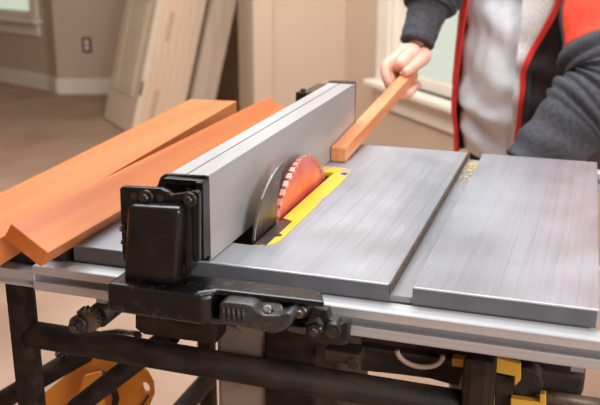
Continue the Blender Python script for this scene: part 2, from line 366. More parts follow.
for x0, x1 in ((-.1645, 0), (-.529, -.187)):
    mb = MB(); mb.box(x0, x1, -.0006, .0025, -.0177, -.0010, .0005); obj('front_edge', mb, M_castgrey, tt, label='plain grey cast front edge')
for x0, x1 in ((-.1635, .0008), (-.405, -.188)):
    mb = MB(); mb.box(x0, x1, -.0009, .0011, -.0014, .0003, .0004); obj('worn_edge', mb, M_bare, tt, label='bright bare worn front edge')  # worn edge with its glint painted in as bright strips
# throat plate with a slot
arc = rrect(-.4015, -.325, .0605, .4035, .0235)
mb = MB(); mb.prism(arc[:14] + [(-.4015, .0605), (-.392, .0605), (-.392, .150), (-.378, .160), (-.3635, .168), (-.3635, .374), (-.348, .374), (-.348, .158), (-.334, .150), (-.334, .067), (-.343, .0605)] + arc[21:], -.006, .0004, 'z')
tp = obj('throat_plate', mb, M_insert, saw)
mb = MB(); mb.box(-.3475, -.3342, .0635, .1485, -.006, .0008, .0006); obj('knife_shim', mb, M_knife, saw)
for (x, y) in ((-.333, .098), (-.3325, .372)):
    mb = MB(); mb.cyl((x, y, .0002), (x, y, .0009), .0042, n=16); obj('screw', mb, M_dark, tp)
mb = MB(); mb.box(-.40, -.326, .064, .40, -.10, -.03); obj('blade_well', mb, M_dark, saw)
# blade
BX, BY, BZ, BRAD = -.3550, .247, -.065, .1135
pts = []; NT = 54
for k in range(NT):
    a = 2*PI*k/NT
    for da, rr in ((0, 1.0), (.028, 1.022), (.05, 1.022), (.07, 1.0), (.09, .985)):
        pts.append((BY + BRAD*rr*math.cos(a+da), BZ + BRAD*rr*math.sin(a+da)))
mb = MB(); mb.prism(pts, BX-.0012, BX+.0012, 'x'); bl = obj('saw_blade', mb, M_red, saw)
mb = MB()
for k in range(NT):
    a = 2*PI*k/NT + .03
    c = Vector((BX, BY + BRAD*1.008*math.cos(a), BZ + BRAD*1.008*math.sin(a)))
    mb.obox(c, (1, 0, 0), (0, -math.sin(a), math.cos(a)), (0, math.cos(a), math.sin(a)), .0034, .0062, .0042, .0014)
obj('carbide_teeth', mb, M_tooth, bl)
kn = [(.0737, -.04), (.0737, 0), (.078, .013), (.0868, .027), (.100, .0395), (.1156, .0488), (.135, .0575), (.155, .0625), (.172, .0645), (.1655, .056), (.157, .044), (.150, .03), (.1455, .015), (.143, 0), (.143, -.04)]
mb = MB(); mb.prism(kn, -.3545, -.3510, 'x', .0005, 1); obj('riving_knife', mb, M_knife, saw)
# rails
def rail(x0, x1, y, s, zt):
    P = [(y+.025, zt), (y, zt), (y, zt-.0095), (y+.003, zt-.0097), (y+.003, zt-.0065), (y+.018, zt-.0065), (y+.018, zt-.0215), (y+.003, zt-.0215), (y+.003, zt-.0172), (y, zt-.0174), (y, zt-.0275), (y+.025, zt-.0275)]
    return MB().prism(P, x0, x1, 'x', .0006, 1)
obj('front_rail', rail(-.564, .16, -.027, 1, -.0178), M_alu, saw)
P = [(-.005, -.0262), (-.0235, -.0262), (-.0235, -.0365), (-.020, -.0375), (-.020, -.040), (-.0235, -.041), (-.0235, -.0445), (-.005, -.0445)]
obj('rail_extension', MB().prism(P, -.86, -.5642, 'x', .0005, 1), M_alu, saw)
obj('rear_rail', rail(-.564, .16, D+.002, 1, -.0178), M_alu, saw)
mb = MB(); mb.box(-.80, -.5355, -.006, .04, -.0260, -.006, .002); mb.box(-.5356, -.514, .0062, .02, -.06, -.0178); mb.box(-.80, -.54, .001, .02, -.045, -.0222); mb.box(-.705, -.5355, .46, D, -.0225, -.006, .002); mb.box(-.56, -.5355, .04, .46, -.0225, -.006); obj('side_extension', mb, M_blackdull, saw)
# body under the table
ma = aty(519, 365, .2); mc = aty(583, 397, .2)
mb = MB(); mb.box(ma.x, mc.x, .20, .46, mc.z, -.085, .006); obj('motor_housing', mb, M_dark, saw)
mb = MB(); mb.box(-.46, -.10, .22, .50, -.135, -.072, .006); mb.box(-.43, -.30, .24, .42, -.42, -.13, .01); obj('cabinet', mb, M_dark, saw)
a_ = aty(267, 340, .06); b_ = aty(320, 345, .06)
mb = MB(); mb.box(a_.x, b_.x-.002, .05, .12, -.5, -.06, .004); obj('front_column', mb, M_frame, saw)
mb = MB(); mb.box(-.392, -.328, .055, .11, -.5, -.095, .006); mb.box(-.392, -.382, .045, .06, -.10, -.062, .002); mb.box(-.392, -.325, .04, .06, -.066, -.06, .001); ch = obj('dust_chute', mb, M_chute, saw)
mb = MB(); mb.cyl((-.352, .052, -.082), (-.352, .058, -.082), .018); mb.cyl((-.338, .053, -.086), (-.338, .06, -.086), .016); obj('chute_boss', mb, M_chute, ch)
mb = MB(); mb.tube([aty(420 - 23*math.cos(PI*k/14), 350 + 14*math.sin(PI*k/14) + .12*(23 - 23*math.cos(PI*k/14)), .045) for k in range(15)], .0027); obj('cable', mb, M_cable, saw)
a_ = aty(452, 358, .05); b_ = aty(464, 368, .05); mb = MB(); mb.box(a_.x, b_.x, .05, .06, b_.z, a_.z, .001); obj('cable_clip', mb, M_bracket, saw)
# dark ledge housing seen between rail and stand tube
a_ = aty(361, 346, .07); b_ = aty(461, 390, .07)
mb = MB(); mb.prism([(aty(361, 343, .07).x, aty(361, 335, .07).z), (aty(361, 371, .07).x, aty(361, 371, .07).z), (aty(400, 375, .07).x, aty(400, 375, .07).z), (aty(430, 379, .07).x, aty(430, 379, .07).z), (aty(459, 387, .07).x, aty(459, 387, .07).z), (aty(468, 387, .07).x, aty(468, 350, .07).z)], .07, .2, 'y', .002)
a1 = aty(361, 352, .06); a2 = aty(462, 368, .06)
mb.obox(((a1.x+a2.x)/2, .064, (a1.z+a2.z)/2 + .006), (a2.x-a1.x, 0, a2.z-a1.z), (0, 1, 0), (0, 0, 1), .095, .012, .004)
obj('tilt_housing', mb, M_dark, saw)
# yellow bracket and trunnion parts on the right
q = lambda x, y, Y=.06: (aty(x, y, Y).x, aty(x, y, Y).z)
mb = MB(); mb.prism([q(494, 355), q(521, 362), q(521, 378), q(515, 384), q(515, 374), q(494, 370)], .055, .062, 'y', .001); obj('yellow_bracket', mb, M_bracket, saw)
mb = MB(); mb.prism([q(495, 372, .07), q(515, 376, .07), q(512, 410, .07), q(495, 410, .07)], .065, .1, 'y', .002); obj('bracket_block', mb, M_dark, saw)
mb = MB(); mb.prism([q(511, 396), q(540, 400), q(540, 392), q(546, 392), q(546, 420), q(511, 420)], .055, .064, 'y', .001); obj('yellow_lower_bracket', mb, M_bracket, saw)
mb = MB(); mb.prism([q(518, 362, .1), q(586, 372, .1), q(579, 400, .1), q(515, 391, .1)], .09, .16, 'y', .004); obj('gear_housing', mb, M_dark, saw)
c = aty(527, 374, .085); mb = MB(); mb.cyl(c, c + Vector((0, -.02, 0)), .017, bev=.002); obj('trunnion_boss', mb, M_blackdull, saw)
mb = MB(); mb.tube([aty(513, 391, .08), aty(600, 404, .08)], .006); obj('lift_rod', mb, M_gear, saw)
# black box under rail left of lever, and rack pinion
mb = MB(); mb.prism([q(137, 310, .03), q(217, 321, .03), q(217, 343, .03), q(146, 333, .03), q(137, 327, .03)], .025, .06, 'y', .003); obj('rail_lock_box', mb, M_frame, saw)
gc = aty(88, 319.5, .005); pin = MB(); pin.cyl(gc + Vector((.006, .01, 0)), gc + Vector((.012, .06, .006)), .0135)
pn = obj('pinion_shaft', pin, M_blackdull, saw)
gp = []
for k in range(16):
    for da, rr in ((0, .0125), (.1, .0148), (.2, .0148), (.3, .0125)):
        a = 2*PI*k/16 + da; gp.append((gc.x + rr*math.cos(a), gc.z + rr*math.sin(a)))
mb = MB(); mb.prism(gp, gc.y-.003, gc.y+.006, 'y', .0004, 1); obj('pinion_gear', mb, M_gear, pn)
mb = MB(); g2 = gc + Vector((-.0085, -.003, -.0045)); mb.cyl(g2, g2 + Vector((0, -.006, 0)), .0105, n=20, bev=.001); mb.cyl(g2 + Vector((0, -.006, 0)), g2 + Vector((0, -.012, 0)), .0075, n=6); mb.cyl(g2 + Vector((0, -.012, 0)), g2 + Vector((0, -.016, 0)), .0045, n=14, bev=.001); obj('pinion_bolt', mb, M_bolt, pn)
mb = MB(); c = aty(49, 303, -.015); c.z = -.0485; mb.cyl(c + Vector((0, 0, .004)), c, .0025, n=10); c = aty(178, 335, .02); obj('rail_screw', mb, M_bolt, saw)

mb = MB()
for k in range(150):
    y = D - .012 - abs(random.gauss(0, .055)); x = -.1845 + random.random()*.0185
    if y < .33 or k > 145: continue
    a = random.random()*PI; r_ = .0006 + random.random()*.0013
    mb.obox((x, y, -.0115 + r_*.4), (math.cos(a), math.sin(a), 0), (-math.sin(a), math.cos(a), 0), (0, 0, 1), r_*2.2, r_*1.3, r_*.8)
obj('sawdust', mb, mat('sawdust', srgb(214, 190, 140), srgb(228, 208, 166), rough=.9), label='pale sawdust crumbs lying in the far end of the mitre slot', cat='sawdust', kind='stuff')
# ------------------------------------------------------------------ rip fence on the table
fn = thing('rip_fence', (-.39, .28, 0), 'long silver rip fence with black end head, clamped to the front rail', 'saw fence')
mb = MB()
Pf = [(-.371, .0008), (-.371, .0935), (-.3925, .0935), (-.3925, .0915), (-.3945, .0915), (-.3945, .0935), (-.411, .0935), (-.411, .0008)]
mb.prism(Pf, .0, .572, 'y', .0005, 1); 
for v in mb.bm.verts:
    if v.co.z > .05: v.co.z += .0012 - .0050*(1 - v.co.y/.572)
obj('fence_beam', mb, M_fence, fn)
mb = MB(); mb.box(-.4125, -.3707, .572, .577, .0, .0965, .001); mb.box(-.4125, -.3715, .562, .577, .0937, .0965, .0008); obj('rear_end_cap', mb, M_black, fn)
mb = MB(); mb.box(-.431, -.4115, .47, .565, .07, .0925, .002); mb.box(-.431, -.4117, .452, .475, .080, .0965, .002); mb.cyl((-.4215, .46, .0955), (-.4215, .46, .1005), .004); obj('rear_clamp', mb, M_black, fn)
# black front end
mb = MB()
yk = -.004
mb.prism([q(157, 186, yk), q(160, 177.5, yk), q(164, 174.5, yk), q(206, 176, yk), q(208, 177.5, yk), (-.3696, .003), q(160, 262, yk)], yk, 0, 'y', .0008, 1)
yk = -.013
mb.prism([q(156, 188, yk), q(160, 180, yk), q(164, 178, yk), q(203, 181, yk), q(203, 187, yk), q(166, 184, yk), q(160, 192, yk)], yk, -.003, 'y', .001, 2)
mb.prism([q(197, 181, yk), q(203, 181, yk), q(205, 183, yk), q(206, 258, yk), q(199, 260, yk)], -.018, -.003, 'y', .001, 2)
for z in (.012, .026, .034): mb.box(-.388, -.3745, -.017, -.003, z, z+.004, .0008)
mb.box(-.388, -.383, -.016, -.003, .006, .08, .001); mb.box(-.430, -.390, -.055, -.004, .0, .072, .003)
obj('front_end_cap', mb, M_black, fn)
yb = -.056
pl = [q(119.5, 189, yb), q(122, 186.5, yb), q(160, 188.5, yb), q(168, 192, yb), q(171, 195, yb), q(196, 191, yb), q(199, 193, yb), q(199, 262, yb), q(124, 262, yb), q(122, 250, yb)]
mb = MB(); mb.prism(pl, yb, yb+.006, 'y', .0012, 2); bp_ = obj('mounting_plate', mb, M_black, fn)
for (x, y, r_, hx) in ((147, 197, .0058, 1), (191, 199, .0052, 1), (124, 228, .0026, 0), (125, 241, .0022, 0)):
    c = aty(x, y, yb); mb = MB(); mb.cyl(c, c + Vector((0, -.003, 0)), r_*1.25, n=20); mb.cyl(c + Vector((0, -.003, 0)), c + Vector((0, -.0065, 0)), r_*.8, r_*.55, n=16)
    b_ = obj('bolt', mb, M_bolt, bp_)
for (x, y) in ((134, 196), (160, 198)):
    c = aty(x, y, yb); mb = MB(); mb.cyl(c + Vector((0, -.0006, 0)), c + Vector((0, .001, 0)), .0035, n=14); obj('plate_hole', mb, M_dark, bp_)
# rounded head housing
y0, y1 = -.072, -.052
hb = [q(126, 205, y0), q(180, 208.5, y0), q(176.5, 286, y0), q(122, 283, y0)]
mb = MB(); mb.prism(hb, y0, y1, 'y', .007, 4); 
for f in mb.bm.faces: f.smooth = True
obj('head_housing', mb, M_black, fn)
mb = MB(); mb.prism([q(183, 205, -.06), q(190, 206, -.06), q(192, 270, -.06), q(184, 280, -.06)], -.06, -.045, 'y', .002); obj('housing_cheek', mb, M_black, fn)
# carriage casting sitting over the rail
yc = -.086
mb = MB()
mb.prism([(-.4395, yc), (-.343, yc), (-.334, -.078), (-.334, -.042), (-.4395, -.042)], -.0275, .0015, 'z', .0042, 3)
r1 = atz(324.5, 302, .0028); r2 = atz(321.5, 290, .0028); l1 = atz(217, 289.5, .0028)
mb.prism([(-.350, -.083), (l1.x, l1.y), (r1.x, r1.y), (r2.x, r2.y), (-.350, r2.y)], -.0030, .0028, 'z', .0022, 2)
mb.box(-.350, r2.x-.006, -.056, -.040, -.034, -.002, .001)
mb.box(-.438, r2.x-.014, -.041, -.0285, -.040, -.004, .001)
ca = obj('clamp_carriage', mb, M_carr, fn)
for f in ca.data.polygons: f.use_smooth = False
mb = MB(); mb.prism([q(203, 318, -.08), q(232, 321.5, -.08), q(232, 325, -.08), q(210, 324, -.08)], -.08, -.055, 'y', .001); obj('carriage_foot', mb, M_bolt, ca)
mb = MB(); mb.prism([q(289, 326, -.07), q(306, 328, -.07), q(305, 335, -.07), q(287, 331, -.07)], -.07, -.055, 'y', .001); obj('carriage_foot', mb, M_bolt, ca)
# lever
yl = -.086
lv = [q(219, 304, yl), q(223, 302, yl), q(247, 304.5, yl), q(253, 307, yl), q(258, 312.5, yl), q(264, 316, yl), q(278, 316, yl), q(288, 313, yl), q(293, 317, yl), q(291, 325, yl), q(282, 332, yl), q(272, 334, yl), q(260, 331, yl), q(222, 324, yl), q(219, 321, yl)]
mb = MB(); mb.prism(lv, yl, -.062, 'y', .0024, 3)
for f in mb.bm.faces: f.smooth = True
le = obj('lock_lever', mb, M_lever, fn, label='grey lock lever')
for k in range(5):
    a1 = aty(223 + 5*k, 307 + .5*k, yl-.0005); a2 = aty(224 + 5*k, 320 + .7*k, yl-.0005); mb = MB(); mb.tube([a1, a2], .0012, 8); obj('grip_rib', mb, M_lever, le)
c = aty(268, 311.5, -.076); mb = MB(); nv = Vector((0, -.55, .83)); mb.cyl(c - nv*.003, c, .0135, n=28, bev=.0006); mb.cyl(c, c + nv*.0045, .0056, .0042, n=20, bev=.001); obj('lever_pivot', mb, M_bolt, ca)
for (x, y, r_) in ((300.5, 313, .0045), (315, 331, .0047)):
    c = aty(x, y, -.068); mb = MB(); mb.cyl(c + Vector((0, .02, 0)), c, r_*1.2, n=18); mb.cyl(c, c + Vector((0, -.005, 0)), r_, r_*.75, n=16, bev=.0006); obj('bolt', mb, M_bolt, ca)
ye = -.052
ep = [q(306, 309, ye), q(327, 310, ye), q(329, 319, ye), q(337, 321, ye), q(341, 325, ye), q(347, 322, ye), q(349, 325, ye), q(347, 345, ye), q(341, 346, ye), q(318, 343, ye), q(308, 338, ye), q(306, 322, ye)]
mb = MB(); mb.prism(ep, ye, -.040, 'y', .0016, 2); ce = obj('carriage_end_bracket', mb, M_blackdull, fn)
c = aty(334, 329, ye); mb = MB(); mb.cyl(c, c + Vector((0, -.007, 0)), .0088, .0078, n=22, bev=.001); hx = obj('socket_bolt', mb, M_blackdull, ce)
mb = MB(); mb.cyl(c + Vector((0, -.007, 0)), c + Vector((0, -.0078, 0)), .0052, n=18); obj('bolt_ring', mb, M_bolt, hx)
mb = MB(); mb.cyl(c + Vector((0, -.0078, 0)), c + Vector((0, -.0084, 0)), .003, n=6); obj('hex_recess', mb, M_lining_shade, hx)
mb = MB(); c0 = aty(310, 322, -.064); mb.tube([aty(306, 323, -.066), aty(311, 320, -.066), aty(318, 320, -.066), aty(322, 326, -.066)], .003, 10); obj('catch_spring', mb, M_blackdull, ce)

# ------------------------------------------------------------------ stand
st = thing('saw_stand', (-.36, .3, -T), 'black tubular steel stand with orange brackets carrying the table saw', 'stand')
Y0 = .02
def leg(x0, x1, ya, yb_, z0, z1): return MB().box(x0, x1, ya, yb_, z0, z1, .009)
xl0, xl1 = -.6405, -.6135; xr0, xr1 = -.1165, -.0855
obj('leg', leg(xl0, xl1, Y0, Y0+.027, -T, -.046), M_frame, st)
obj('leg', leg(xr0, xr1, Y0, Y0+.034, -T, -.075), M_frame, st)
obj('leg', leg(xl0, xl1, Y0+.5, Y0+.534, -T, -.046), M_frame, st)
obj('leg', leg(xr0, xr1, Y0+.5, Y0+.534, -T, -.046), M_frame, st)
mb = MB(); mb.tube([(xl1-.008, Y0+.014, -.1325), (xl1+.004, Y0+.014, -.1325), (xr0+.004, Y0+.018, -.1375)], .0157, 20); obj('front_crossbar', mb, M_frame, st)
mb = MB(); mb.tube([(xl0+.017, Y0+.51, -.30), (xr1, Y0+.51, -.30)], .0165, 16); obj('rear_crossbar', mb, M_frame, st)
for x in (xl0+.017, xr0+.016):
    mb = MB(); mb.tube([(x, Y0+.02, -.45), (x, Y0+.51, -.45)], .0165, 16); obj('side_bar', mb, M_frame, st)
Yb = .16
mb = MB(); mb.tube([aty(-40, 425, Yb), aty(10, 396, Yb), aty(86, 352, Yb)], .014, 18); b1 = obj('brace', mb, M_frame, st)
mb = MB(); c = aty(61, 355, Yb-.012); mb.cyl(c, c + Vector((0, -.004, .004)), .006, n=16); mb.cyl(c + Vector((0, -.004, .004)), c + Vector((0, -.007, .008)), .0038, n=10); obj('bolt', mb, M_bolt, b1)
mb = MB(); mb.tube([aty(60, 425, Yb-.06), aty(77, 407, Yb-.06), aty(172, 334, Yb-.06)], .0125, 18); b2 = obj('brace', mb, M_frame, st)
mb = MB(); c = aty(139, 336.5, .10); mb.cyl(c, c + Vector((0, -.004, .004)), .0042, n=14); obj('bolt', mb, M_bolt, b2)
mb = MB(); mb.tube([aty(100, 334, .2), aty(118, 331.5, .2), aty(140, 334, .2)], .004, 10); obj('spring_wire', mb, M_bolt, st)
Yo = .24
op = [q(70, 372, Yo), q(82, 361, Yo), q(100, 358, Yo), q(138, 364, Yo), q(146, 372, Yo), q(152, 383, Yo), q(153, 395, Yo), q(147, 410, Yo), q(140, 425, Yo), q(30, 425, Yo), q(38, 398, Yo)]
hc = aty(145.5, 387.5, Yo); 
hl = [(hc.x + .0068*math.cos(a*PI/8), hc.z + .0085*math.sin(a*PI/8)) for a in range(16)]
mb = MB(); t2 = MB(); plate(t2, op, hl, 0, .006)
for v in t2.bm.verts: v.co = Vector((v.co.x, Yo + .006 - v.co.z, v.co.y))
ob_ = obj('fold_bracket', t2, M_orange, st, label='orange folding bracket')
mb = MB(); mb.prism([q(84, 376, .2), q(100, 372, .2), q(104, 420, .2), q(70, 420, .2)], .2, .206, 'y', .001); obj('bracket_web', mb, M_orange, ob_)
c = aty(102, 378, .225); mb = MB(); mb.cyl(c, c + Vector((0, -.012, 0)), .013); obj('bracket_pivot', mb, M_blackdull, ob_)
mb = MB(); mb.tube([aty(112, 385, .225), aty(116, 398, .225), aty(113, 415, .225)], .005); obj('bracket_strut', mb, M_frame, ob_)
mb = MB(); mb.tube([aty(148, 396, .235), aty(143, 404, .235), aty(133, 412, .235)], .0016, 8); obj('bracket_slot_edge', mb, M_dark, ob_)
# small part of the stand right of the lever
mb = MB(); mb.box(aty(323, 350, .03).x, aty(360, 350, .03).x, .03, .055, aty(340, 364, .03).z, aty(340, 352, .03).z, .003); mb.cyl(aty(353, 364, .028), aty(353, 364, .028) + Vector((0, .02, 0)), .006); obj('clamp_block', mb, M_dark, st)

# ------------------------------------------------------------------ stained boards left of the fence
phi = math.radians(33)
ex = Vector((math.cos(phi), 0, -math.sin(phi))); ez = Vector((math.sin(phi), 0, math.cos(phi)))
zb = -.0055
pA = atz(40.5, 267, .0006); yaw = math.radians(.6)
ey = Vector((-math.sin(yaw), math.cos(yaw), 0)); ex = (ex - ey * ex.dot(ey)).normalized(); ez = ex.cross(ey)
wA, tA, lA = .0475, .019, .76
mb = MB(); c = pA - ex * wA/2 + ey * lA/2 + ez * tA/2
mb.obox(c, ex, ey, ez, wA, lA, tA, .0007, 1); obj('stained_board', mb, M_board, label='orange stained board in front, tilted up on its edge against the saw table', cat='board', group='stained boards')
zt = .0205; fr = atz(236.5, 101.5, zt); mr = atz(167, 142, zt); fl = atz(191, 99.5, zt)
eb = (mr - fr).normalized(); lB = .93; wB = abs((fl - fr).dot(Vector((eb.y, -eb.x, 0))))
lat = Vector((-eb.y, eb.x, 0)); 
if lat.x > 0: lat = -lat
c = fr + eb * lB/2 + lat * wB/2 + Vector((0, 0, (zb - zt)/2))
mb = MB(); mb.obox(c, lat, eb, (0, 0, 1), wB, lB, zt-zb, .0007, 1); obj('stained_board', mb, M_board2, label='wide orange stained board lying flat at the far left, partly under the other', cat='board', group='stained boards')

# ------------------------------------------------------------------ stick being sawn
sx0, sx1 = -.3695, -.3475; rise = math.atan(.075)
ey = Vector((0, math.cos(rise), math.sin(rise))); ez = Vector((0, -math.sin(rise), math.cos(rise)))
p0 = Vector((-.3585, .4335, .0010)); ls = .56
mb = MB(); mb.obox(p0 + ey*ls/2 + ez*.0105, (1, 0, 0), ey, ez, .022, ls, .021, .0006, 1)
obj('wooden_stick', mb, M_stick, label='slim square wooden stick held in the hand along the fence', cat='stick')
def stick_at(y): s = (y - p0.y) / ey.y; return p0 + ey*s + ez*.0105

# ------------------------------------------------------------------ person
pr = thing('person', (-.13, 1.17, -T), 'person in grey and red jacket over light sweatshirt pushing a wooden stick', 'person')
TX, TY = -.130, 1.18
def fb(p, s=8, seed=0): return noise.noise(Vector(p) * s + Vector((seed, seed*.7, 0)))
# skeleton body: pelvis root, legs, torso, neck, head, arms
body = bpy.data.meshes.new('body'); V = []; Eg = []; Rd = []
def jt(p, r, par=None):
    V.append(Vector(p) + Vector((0, 0, 0))); Rd.append(r); 
    if par is not None: Eg.append((par, len(V)-1))
    return len(V)-1
pel = jt((TX, TY, .03), (.085, .06)); wa = jt((TX, TY, .20), (.085, .06), pel); chs = jt((TX, TY+.02, .42), (.10, .07), wa); nk0 = jt((TX, TY+.02, .585), (.06, .06), chs); nk = jt((TX, TY+.0, .65), (.052, .055), nk0)
for s in (-1, 1):
    hp = jt((TX + s*.08, TY+.01, -.06), (.055, .055), pel); kn_ = jt((TX + s*.085, TY+.01, -.42), (.045, .045), hp); an = jt((TX + s*.10, TY+.03, -.80), (.032, .034), kn_)
# right arm (towards the stick), left arm folded in front
wrR = aty(415.5, 47, .985)
shR = jt((TX-.185, TY+.03, .55), (.06, .06), chs); elR = jt((-.315, 1.095, .30), (.042, .042), shR); wR = jt(wrR, (.031, .027), elR)
elLp = aty(614, 84, .955); wrLp = aty(517, 177, .87)
shL = jt((TX+.185, TY+.03, .55), (.06, .06), chs); elL = jt(elLp, (.042, .042), shL); wL = jt(wrLp, (.028, .024), elL)
off = Vector(pr.location) - Vector((0, 0, T))
def skin_obj(name, V, Eg, Rd, mt, parent, root=0, sub=2):
    off = Vector((0, 0, 0)); p = parent
    while p: off = off + p.location; p = p.parent
    off = off - Vector((0, 0, T))
    me = bpy.data.meshes.new(name); me.from_pydata([tuple(v - off) for v in V], Eg, [])
    o = bpy.data.objects.new(name, me); C.objects.link(o); o.parent = parent; me.materials.append(mt)
    o.modifiers.new('skin', 'SKIN').use_smooth_shade = True
    if not me.skin_vertices: 
        with bpy.context.temp_override(object=o, active_object=o): bpy.ops.mesh.customdata_skin_add()
    for i, r in enumerate(Rd):
        sv = me.skin_vertices[0].data[i]; sv.radius = r if isinstance(r, tuple) else (r, r); sv.use_root = (i == root)
    ss = o.modifiers.new('subsurf', 'SUBSURF'); ss.levels = sub; ss.render_levels = sub
    return o
def bake(o):
    dg = bpy.context.evaluated_depsgraph_get(); me = bpy.data.meshes.new_from_object(o.evaluated_get(dg)); return me
parts_me = []
tmp = skin_obj('tmp', V, Eg, Rd, M_skin, pr); parts_me.append(tmp)
# head, lathed ovoid with features
hb = MB(); hc_ = Vector((TX-.01, TY-.035, .775)); rings = []
for i in range(15):
    a = PI * i / 14; z = -math.cos(a); rad = max(math.sin(a), .02)
    ring = []
    for k in range(24):
        t = 2*PI*k/24; x = math.cos(t)*.074*rad; y = math.sin(t)*.094*rad; zz = z*.118
        if z < 0: x *= 1 + .22*z; y *= 1 + .10*z
        if y < 0 and z < -.2: y -= .006*rad
        ring.append(hc_ + Vector((x, y, zz)))
    rings.append(ring)
hb.loft(rings)
hb.loft([[hc_ + Vector((math.cos(2*PI*k/10)*w_, -.088 - d_ + math.sin(2*PI*k/10)*.008, z_)) for k in range(10)] for w_, d_, z_ in ((.006, -.004, .018), (.009, .008, -.002), (.015, .018, -.022), (.012, .008, -.032))])
for s in (-1, 1):
    hb.loft([[hc_ + Vector((s*(.070 + .004*j), .005 + math.cos(2*PI*k/12)*.017*(1-.1*j), -.005 + math.sin(2*PI*k/12)*.030*(1-.1*j))) for k in range(12)] for j in range(4)])
hb.tube([hc_ + Vector((-.024, -.080, -.058)), hc_ + Vector((-.01, -.089, -.056)), hc_ + Vector((.01, -.089, -.056)), hc_ + Vector((.024, -.080, -.058))], [.003, .005, .005, .003], 8)
head_tmp = obj('tmp2', hb, M_skin, pr); parts_me.append(head_tmp)
# hands
def hand(chains):
    for ch_ in chains:
        v = []; e = []; r = []
        for i, (p, rr) in enumerate(ch_):
            v.append(Vector(p)); r.append(rr)
            if i: e.append((i-1, i))
        parts_me.append(skin_obj('tmp', v, e, r, M_skin, pr, 0, 2))
K = []
S = lambda y: stick_at(y)
palm_y = [.895, .921, .946, .969]
wr = Vector(wrR)
for i, y in enumerate(palm_y):
    s = S(y); r_ = (.0098, .0100, .0095, .0085)[i]
    k0 = s + Vector((-.036, 0.004, .032 - .003*i)); k1 = s + Vector((-.029, -.010, .006)); k2 = s + Vector((-.014, -.014, -.021)); k3 = s + Vector((.010, -.010, -.0215)); k4 = s + Vector((.023, -.006, -.012))
    mid = wr.lerp(k0, .5) + Vector((0, 0, .004))
    hand([[(wr.lerp(k0, .12) + Vector(((i-1.5)*-.004, (i-1.5)*.004, 0)), .015), (mid, .0135), (k0, r_+.0022), (k0.lerp(k1, .5) + Vector((-.004, 0, .001)), r_+.0005), (k1, r_), (k2, r_), (k3, r_-.0005), (k4, r_-.0015)]])
hand([[(wr + Vector((0, 0, -.002)), .026), (wr.lerp(S(.945) + Vector((-.008, 0, .026)), .55), .0255), (S(.942) + Vector((-.010, 0, .027)), .0165)]])
hand([[(wr + Vector((-.008, 0, -.004)), .024), (wr.lerp(S(.93) + Vector((-.026, 0, .028)), .6), .024), (S(.915) + Vector((-.024, -.004, .026)), .016)]])
hand([[(wr + Vector((.004, -.006, -.006)), .022), (wr.lerp(S(.925) + Vector((-.010, 0, .03)), .65), .022), (S(.912) + Vector((-.014, -.002, .026)), .0135)]])
s = S(.905)
thb = wr.lerp(S(.94), .35) + Vector((.012, 0, 0))
hand([[(wr + Vector((.010, 0, -.004)), .014), (thb + Vector((.014, .0, .004)), .0165), (S(.935) + Vector((.018, 0, .030)), .0130), (S(.915) + Vector((.010, 0, .024)), .0105), (s + Vector((.002, -.014, .0195)), .0092)]])
hand([[(wr + Vector((.004, 0, -.010)), .017), (wr.lerp(S(.955), .5) + Vector((-.004, .006, 0)), .020), (S(.95) + Vector((-.010, .0, .026)), .0125)]])
# left hand below the table edge, loosely curled
dirL = (Vector(wrLp) - elLp).normalized(); sd = Vector((.25, -.8, -.1)).normalized()
for i in range(4):
    k0 = Vector(wrLp) + dirL*.085 + sd*(.018*(i-1.5)); 
    hand([[(Vector(wrLp) + dirL*.012 + sd*(.008*(i-1.5)), .014), (Vector(wrLp) + dirL*.05 + sd*(.015*(i-1.5)), .013), (k0, .011), (k0 + dirL*.028 + Vector((0, .01, -.018)), .0092), (k0 + dirL*.030 + Vector((0, .022, -.040)), .0085), (k0 + dirL*.012 + Vector((0, .03, -.052)), .0078)]])
hand([[(Vector(wrLp) + dirL*.02 - sd*.02, .013), (Vector(wrLp) + dirL*.05 - sd*.042, .0115), (Vector(wrLp) + dirL*.085 - sd*.045 + Vector((0, .01, -.02)), .0095)]])
bpy.context.view_layer.update()
bmj = bmesh.new()
for o in parts_me:
    me = bake(o); b0 = bmesh.new(); b0.from_mesh(me)
    mp = {v: bmj.verts.new(v.co) for v in b0.verts}
    for f in b0.faces:
        F = bmj.faces.new([mp[v] for v in f.verts]); F.smooth = True
    b0.free()
for o in parts_me: bpy.data.objects.remove(o)
# clothes hide the trunk: keep the body slimmer than them
me = bpy.data.meshes.new('body'); bmj.to_mesh(me); bmj.free(); me.materials.append(M_skin)
bo = bpy.data.objects.new('body', me); C.objects.link(bo); bo.parent = pr
for s_ in (-1, 1):
    mb = MB(); c = hc_ + Vector((s_*.030, -.081, .012))
    mb.loft([[c + Vector((math.cos(2*PI*k/12)*.012*math.sin(PI*(j+.3)/6), math.cos(PI*(j+.3)/6)*-.009 , math.sin(2*PI*k/12)*.009*math.sin(PI*(j+.3)/6))) for k in range(12)] for j in range(6)]); ey_ = obj('eye', mb, M_eye, bo)
    mb = MB(); mb.cyl(c + Vector((0, -.0088, 0)), c + Vector((0, -.0098, 0)), .0045, n=14); obj('iris', mb, M_hair, ey_)
hr = MB(); rings = []
for i in range(9):
    a = PI * (.42 + .58*i/8); z = -math.cos(a); rad = max(math.sin(a), .02)
    rings.append([hc_ + Vector((math.cos(2*PI*k/24)*.081*rad, .012 + math.sin(2*PI*k/24)*.100*rad + .004*fb((i, k, 0), 1), z*.126 + .003 + (.05*(1-i/8) if math.sin(2*PI*k/24) < -.2 else 0))) for k in range(24)])
hr.loft(rings); obj('hair', hr, M_hair, pr)

